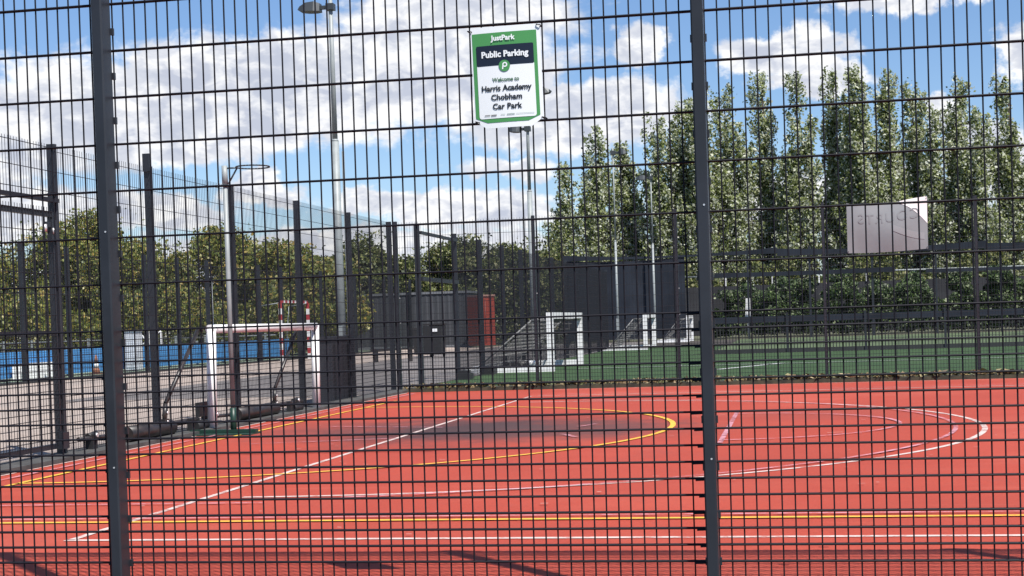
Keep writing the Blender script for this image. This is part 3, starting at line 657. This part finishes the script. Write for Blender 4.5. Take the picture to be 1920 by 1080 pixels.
# handball goal
hg = thing('handball_goal', 'red and white striped handball goal at the back of the paved area', 'goal', (-16.4, 48, 0))
M_HR = pmat('handball_red', (.45, .04, .05), .5)
for y in (47.75, 51.0):
    m = MB()
    for k in range(10): m.box((-16.4, y, .12 + .225 * k), (.1, .1, .225), mi=k % 2)
    m.build('post', [M_WHITE, M_HR], hg)
m = MB()
for k in range(15): m.box((-16.4, 47.81 + .2 + .207 * (k) - .1, 2.30), (.1, .207, .1), mi=k % 2)
m.build('crossbar', [M_HR, M_WHITE], hg)
m = MB()
for y in (47.75, 51.0): m.tube([(-16.4, y, 2.25), (-17.2, y, 2.15), (-17.4, y, .05)], .02)
m.build('net_support', M_GALV, hg)
# thin pole, white frame, bench and dark bins on the paving
m = MB(); m.rod((-17.8, 44.5, 0), (-17.8, 44.5, 3.05), .022, n=8); m.rod((-17.8, 44.5, .0), (-17.8, 44.5, 1.5), .032, n=8, mi=1); m.box((-17.8, 44.5, .02), (.3, .3, .04), mi=1)
tag(m.build('flag_pole', [M_GALV, M_BLUE]), 'thin pale pole with blue lower half behind the white court goal', 'pole')
bf = thing('white_tube_frame', 'bent white tube frame behind the blue boards, left of the white goal', 'frame', (-19.8, 42.5, 0))
m = MB(); m.tube([(-20.2, 43, 0), (-20.2, 43, 1.0), (-19.9, 43, 1.2), (-19.7, 43, .95), (-19.95, 43, .8)], .03); m.tube([(-19.6, 43, 0), (-19.6, 43, 1.3)], .03); m.tube([(-20.2, 44, 0), (-20.2, 44, 1.0), (-19.6, 44, 1.3), (-19.6, 44, 0)], .03); m.build('tube', M_WHITE, bf)
bc = thing('bench', 'low dark bench on the paving between the far court posts', 'bench', (-10.4, 42, 0))
m = MB(); m.box((-10.4, 42, .44), (1.5, .35, .06)); m.build('seat', M_DKBAR, bc)
for dx in (-.6, .6):
    m = MB(); m.box((-10.4 + dx, 42, .205), (.06, .3, .41)); m.build('leg', M_DKBAR, bc)
for (x, y, lab, hh) in ((-10.3, 47.5, 'black wheelie bin standing nearest the red container on the paving', 1.3), (-11.1, 49.0, 'black wheelie bin behind the bench, left of the other bin', 1.15)):
    w = thing('wheelie_bin', lab, 'bin', (x, y, 0), 'black bins on the paving')
    m = MB(); m.box((x, y, hh * .5), (.62, .7, hh * .82), taper=1.12); m.build('bin_body', M_BLACK, w)
    m = MB(); m.box((x, y, hh * .95), (.74, .82, .06)); m.box((x, y + .4, hh * .93), (.6, .06, .05)); m.build('lid', M_DKBAR, w)
    for s in (-.25, .25):
        m = MB(); m.rod((x + s - .03, y + .36, .1), (x + s + .03, y + .36, .1), .1, n=12); m.build('wheel', M_BLACK, w)
    if hh > 1.2:
        m = MB(); m.box((x + .1, y - .41, 1.02), (.2, .01, .11)); m.build('sticker', M_WHITE, w)
rl = thing('railing', 'pale post and rail railing under the autumn trees behind the blue boards', 'railing', (-23, 52, 0))
m = MB()
for zz in (.55, 1.0): m.rod((-36, 56, zz), (-19.6, 56, zz), .03, n=6)
m.build('rail', M_GALV, rl)
for k in range(12):
    m = MB(); m.box((-35.5 + 1.4 * k, 56, .55), (.09, .09, 1.1)); m.build('post', M_GALV, rl)
# parapet and rail behind the pitch
pw_ = thing('parapet_wall', 'dark grey parapet wall far behind the pitch under the poplars', 'wall', (8, 88, 0))
m = MB(); m.box((9, 88.2, 1.55), (34, .3, 3.1)); m.build('wall', pmat('dark_parapet', (.035, .036, .042), .9, var=.4, scale=.7), pw_)
for k in range(12):
    m = MB(); m.box((-7 + 2.9 * k, 88.0, 3.42), (.07, .07, .62)); m.build('rail_post', M_WHITE, pw_)
m = MB(); m.rod((-8, 87.95, 3.78), (25, 87.95, 3.66), .05, n=8); m.build('hand_rail', M_GALV, pw_)
m = MB(); m.box((.62, 71.5, 1.55), (.30, .12, 1.1), taper=.75); m.rod((.62, 71.5, 0), (.62, 71.5, 1.1), .05, n=8)
tag(m.build('white_notice_post', M_WHITE), 'small white notice on a post among the bushes beyond the low barrier', 'notice')

# ------------------------------------------------------------------ trees
def leaf_quads(C, size, up=0.4):
    n = len(C); a = rng.normal(size=(n, 3)); a /= np.linalg.norm(a, axis=1)[:, None]
    b = rng.normal(size=(n, 3)); b -= (b * a).sum(1)[:, None] * a; b /= np.linalg.norm(b, axis=1)[:, None]
    s = size * rng.uniform(.6, 1.4, n)[:, None]; w = s * rng.uniform(.45, .8, n)[:, None]
    V = np.stack([C - a * s, C - b * w, C + a * s, C + b * w], 1).reshape(-1, 3)
    F = np.arange(4 * n).reshape(-1, 4)
    return V, F
def mesh_from(name, V, F, mat, parent):
    me = bpy.data.meshes.new(name); off = OFF.get(parent.name, np.zeros(3)) if parent is not None else np.zeros(3)
    me.vertices.add(len(V)); me.vertices.foreach_set('co', (V - off).ravel()); n = len(F)
    me.loops.add(n * 4); me.loops.foreach_set('vertex_index', F.ravel().astype(np.int32)); me.polygons.add(n)
    me.polygons.foreach_set('loop_start', np.arange(0, n * 4, 4, dtype=np.int32)); me.update(calc_edges=True); me.validate()
    me.materials.append(mat); o = bpy.data.objects.new(name, me); COL.objects.link(o)
    if parent is not None: o.parent = parent
    return o
M_POP = leafmat('silver_poplar_leaf', [(0, (.035, .055, .016)), (.13, (.12, .165, .042)), (.36, (.31, .37, .11)), (.58, (.49, .54, .25)), (.71, (.80, .83, .65)), (1, (.94, .96, .84))], .5)
M_AUT = leafmat('autumn_leaf', [(0, (.035, .055, .016)), (.22, (.13, .175, .045)), (.58, (.26, .30, .065)), (.82, (.38, .34, .075)), (.9, (.50, .33, .08)), (1, (.66, .62, .30))], .4)
M_OLV = leafmat('olive_leaf', [(0, (.03, .045, .015)), (.4, (.11, .145, .042)), (.8, (.26, .28, .08)), (1, (.45, .42, .22))], .35)
M_DRK = leafmat('dark_bush_leaf', [(0, (.016, .030, .012)), (.5, (.055, .10, .032)), (.85, (.14, .22, .06)), (1, (.45, .50, .32))], .3)

def poplar(label, x, y, top, hw, low=1.6, dens=1.0, lean=.25):
    t = thing('poplar_tree', label, 'tree', (x, y, 0), 'row of tall poplars behind the pitch')
    m = MB(); pts = [(x + lean * .0, y, 0), (x - .03, y, top * .3), (x - .1, y, top * .62), (x - lean * .8, y, top * .93)]; rr = [.30, .22, .12, .03]
    for i in range(3): m.rod(pts[i], pts[i + 1], rr[i], rr[i + 1], n=9)
    # several upright leaders, each with its own top, carry steep leafy branches
    nl_ = max(2, int(round(1.6 + 2.2 * hw)))
    leaders = [(rng.uniform(-.75, .75) * hw, rng.uniform(-.6, .6) * hw, top * (1.0 if q == 0 else rng.uniform(.66, .97)), rng.uniform(.5, .8) + .1 * hw) for q in range(nl_)]
    leaders[0] = (-lean * .6, 0, top, .68 + .18 * hw)
    for sgn_ in (-1, 1):    # lower side stems that close the row
        leaders.append((sgn_ * rng.uniform(.6, 1.25), rng.uniform(-.8, .8), rng.uniform(.50, .84) * min(top, 16.5), rng.uniform(.65, .9)))
    leaders.append((rng.uniform(-.8, .8), rng.uniform(-.8, .8), rng.uniform(.40, .55) * top, 1.0)); nl_ = len(leaders)
    Cs = []
    for q in range(nl_):
        lx, ly, lt, lr = leaders[q]
        m.rod((x, y, lt * .16), (x + lx, y + ly, lt * .45), .10, .07, n=5); m.rod((x + lx, y + ly, lt * .45), (x + lx - lean * .3, y + ly, lt * .95), .07, .012, n=5)
        nb_ = int(lt * 2.7 * dens)
        for k in range(nb_):
            f = (k + rng.uniform(0, 1)) / nb_; z0 = low + (lt - low) * .93 * f
            a = rng.uniform(0, 2 * math.pi); env = lr * rng.uniform(.35, 1.25) * (1.25 if f < .6 else 1.25 - (f - .6) * 1.1); L = rng.uniform(1.0, 2.3)
            cx_, cy_ = x + lx * min(1, f * 2.2) - lean * .5 * f, y + ly * min(1, f * 2.2)
            b0 = np.array([cx_, cy_, z0]); b1 = b0 + np.array([math.cos(a) * env, math.sin(a) * env, L]); b1[2] = min(b1[2], lt + rng.uniform(-.45, .25))
            if k % 3 == 0: m.rod(b0, b1, .03, .006, n=4)
            n_ = int(104 * rng.uniform(.45, 1.4)); s = rng.uniform(.05, 1.05, n_) ** .75
            mid = (b0 + b1) / 2 + np.array([math.cos(a) * env * .3, math.sin(a) * env * .3, -.1])
            Pq = (1 - s)[:, None] ** 2 * b0 + (2 * s * (1 - s))[:, None] * mid + (s ** 2)[:, None] * b1
            sp = .07 + .16 * np.sin(np.pi * np.clip(s, 0, 1)); Cs.append(Pq + rng.normal(size=(n_, 3)) * sp[:, None] * np.array([1, 1, 1.3]) + np.array([-.15, 0, 0]) * s[:, None])
    C = np.concatenate(Cs); C[:, 2] = np.maximum(C[:, 2], .4)
    V, F = leaf_quads(C, .112); 
    m.build('trunk', M_BARK, t); mesh_from('crown', V, F, M_POP, t)
pops = [(-12.75, 12.6, .75, 'leftmost short bushy poplar leaning at the end of the row'), (-10.6, 15.2, 1.15, 'full pale poplar behind the square floodlight lamp'), (-9.0, 14.4, 1.0, 'shorter poplar right of the square floodlight lamp'),
        (-6.1, 15.9, 1.25, 'broad poplar between the square floodlight and the right near post'), (-4.35, 16.8, .95, 'poplar just left of the right near post'), (-2.9, 16.9, .8, 'poplar partly hidden behind the right near post'),
        (-1.3, 17.9, 1.15, 'dense poplar just right of the right near post'), (1.45, 18.9, .85, 'first of two dark column poplars, narrow and upright'), (3.72, 18.6, 1.05, 'dark column poplar with bare brown trunk left of the banner'),
        (6.4, 18.6, .62, 'narrowest poplar rising just left of the banner'), (8.05, 18.7, 1.05, 'tall poplar directly above the left part of the banner'), (10.3, 18.1, .72, 'thin wispy poplar above the right part of the banner'),
        (11.9, 17.5, .72, 'poplar just right of the banner with a curled tip'), (13.25, 15.4, .62, 'short poplar beside the bright white cloud'), (15.2, 17.5, .95, 'upright poplar right of the bright white cloud'),
        (16.4, 15.0, .55, 'low slender poplar between two taller ones near the right edge'), (18.3, 17.3, 1.15, 'rightmost tall poplar cut by the picture edge')]
for i, (x, top, hw, lab) in enumerate(pops):
    poplar(lab, x, 100 + (i * 37 % 5) * .7, top, hw, lean=.15 + .25 * ((i * 13) % 4) / 4)
# lower fuller growth between poplar trunks
def bushy(name, label, cat, x, y, h, r, mat, group=None, nblob=12, per=230, size=.16, trunk=True, low=.25, kind=None):
    t = thing(name, label, cat, (x, y, 0), group, kind)
    if trunk:
        m = MB(); m.rod((x, y, 0), (x + .05, y, h * .45), .16, .11, n=8); m.rod((x + .05, y, h * .45), (x, y, h * .85), .11, .03, n=8)
        for k in range(6):
            a = k * 1.05 + rng.uniform(0, .5); m.rod((x + .04, y, h * (.3 + .06 * k)), (x + math.cos(a) * r * .7, y + math.sin(a) * r * .7, h * (.55 + .06 * k)), .05, .015, n=5)
        m.build('trunk', M_BARK, t)
    Cs = []
    for k in range(nblob):
        a = rng.uniform(0, 2 * math.pi); q = rng.uniform(0, 1) ** .5; zz = rng.uniform(low, .9) * h
        wid = r * (1 - .55 * max(0, zz / h - .45) / .55); c = np.array([x + math.cos(a) * q * wid * .85, y + math.sin(a) * q * wid * .85, zz]); br = rng.uniform(.28, .5) * r
        d = rng.normal(size=(per, 3)); d /= np.linalg.norm(d, axis=1)[:, None]; rad = br * (rng.uniform(.25, 1.1, per) ** .5)
        Pq = c + d * rad[:, None] * np.array([1, 1, .85]); Cs.append(Pq)
    nt = per // 2; Cs.append(np.c_[x + rng.normal(0, r * .3, nt), y + rng.normal(0, r * .3, nt), h * rng.uniform(.85, 1.02, nt)])
    C = np.concatenate(Cs); C[:, 2] = np.clip(C[:, 2], .1, None)
    V, F = leaf_quads(C, size); mesh_from('crown' if trunk else 'foliage', V, F, mat, t); return t
left = [(-36.5, 5.9, 'autumn tree at the left edge, yellowing, above the white board'), (-34.2, 7.0, 'tall yellow-green autumn tree left of the gate post'), (-31.8, 7.5, 'tallest autumn tree, green with orange patches, beside the near left post'),
        (-29.6, 6.0, 'autumn tree seen just right of the near left post'), (-27.3, 5.5, 'olive autumn tree behind the second side fence post'), (-25.2, 6.4, 'rounded green autumn tree left of the netball post'),
        (-23.2, 4.9, 'low orange-tinged autumn tree behind the netball post'), (-21.2, 5.3, 'low green autumn tree behind the white goal crossbar'), (-19.2, 4.5, 'low dark autumn tree left of the tallest floodlight mast')]
for i, (x, h, lab) in enumerate(left): bushy('autumn_tree', lab, 'tree', x, 61 + (i * 7 % 4), h, 2.5, M_AUT, 'autumn trees beyond the left boundary', 26, 700, .088)
mid = [(-24.5, 5.5, 'dark olive tree directly behind the tallest floodlight mast'), (-22.4, 6.9, 'rounded olive tree just right of the tallest floodlight mast'), (-20.1, 5.5, 'olive tree above the grey container, left part'), (-18.0, 6.2, 'taller olive tree above the middle of the grey container'),
       (-15.8, 6.4, 'olive tree above the red container'), (-13.6, 5.9, 'olive tree right of the red container'), (-11.3, 6.3, 'olive tree behind the second floodlight mast')]
for i, (x, h, lab) in enumerate(mid): bushy('olive_tree', lab, 'tree', x, 79 + (i * 5 % 4), h, 2.2, M_OLV, 'olive trees beyond the paved area', 24, 600, .10)
# hedges / undergrowth as masses
def mass(name, label, x0, x1, y0, y1, h, n, mat, size):
    C = np.c_[rng.uniform(x0, x1, n), rng.uniform(y0, y1, n), rng.uniform(0, 1, n)]
    hh = h * (.72 + .22 * np.sin(C[:, 0] * .9) + .14 * np.sin(C[:, 0] * 2.7 + 1)); C[:, 2] = .1 + hh * C[:, 2] ** .8
    V, F = leaf_quads(C, size); o = mesh_from(name, V, F, mat, None); tag(o, label, 'undergrowth', None, 'stuff')
mass('undergrowth', 'dark undergrowth below the autumn trees at the left', -42, -19.6, 57, 60, 3.6, 34000, M_AUT, .09)
mass('undergrowth', 'dark undergrowth behind the containers and the navy windbreak', -28, -7, 76, 78, 5.0, 34000, M_OLV, .11)
mass('undergrowth', 'olive shrubs under the poplar trunks', -16, 24, 94, 97, 5.6, 40000, M_OLV, .13)
mass('undergrowth', 'dark green hedge growth before the parapet wall beyond the low barrier', -1.5, 22, 75, 77, 3.1, 34000, M_DRK, .095)
for i, (x, h, r) in enumerate([(-.5, 2.5, .9), (1.6, 2.3, .9), (3.2, 3.0, 1.1), (5.3, 3.4, 1.2), (7.2, 2.5, 1.0), (9.0, 2.6, .9), (11.6, 3.2, 1.1), (13.4, 3.3, 1.2), (15.6, 2.6, 1.1)]):
    lab = ['bush just right of the right near post beyond the low barrier', 'bush beside the small white notice', 'bush left of the banner beyond the low barrier', 'taller bright bush below the left of the banner', 'rounded bush below the middle of the banner', 'small bush below the right edge of the banner',
           'bush right of the banner beyond the low barrier', 'bushy dark shrub near the right edge', 'shrub cut by the right picture edge'][i]
    bushy('bush', lab, 'bush', x, 72 + (i % 3) * .8, h, r, M_DRK, 'bushes beyond the low barrier', 9, 620, .078, trunk=False, low=.15)
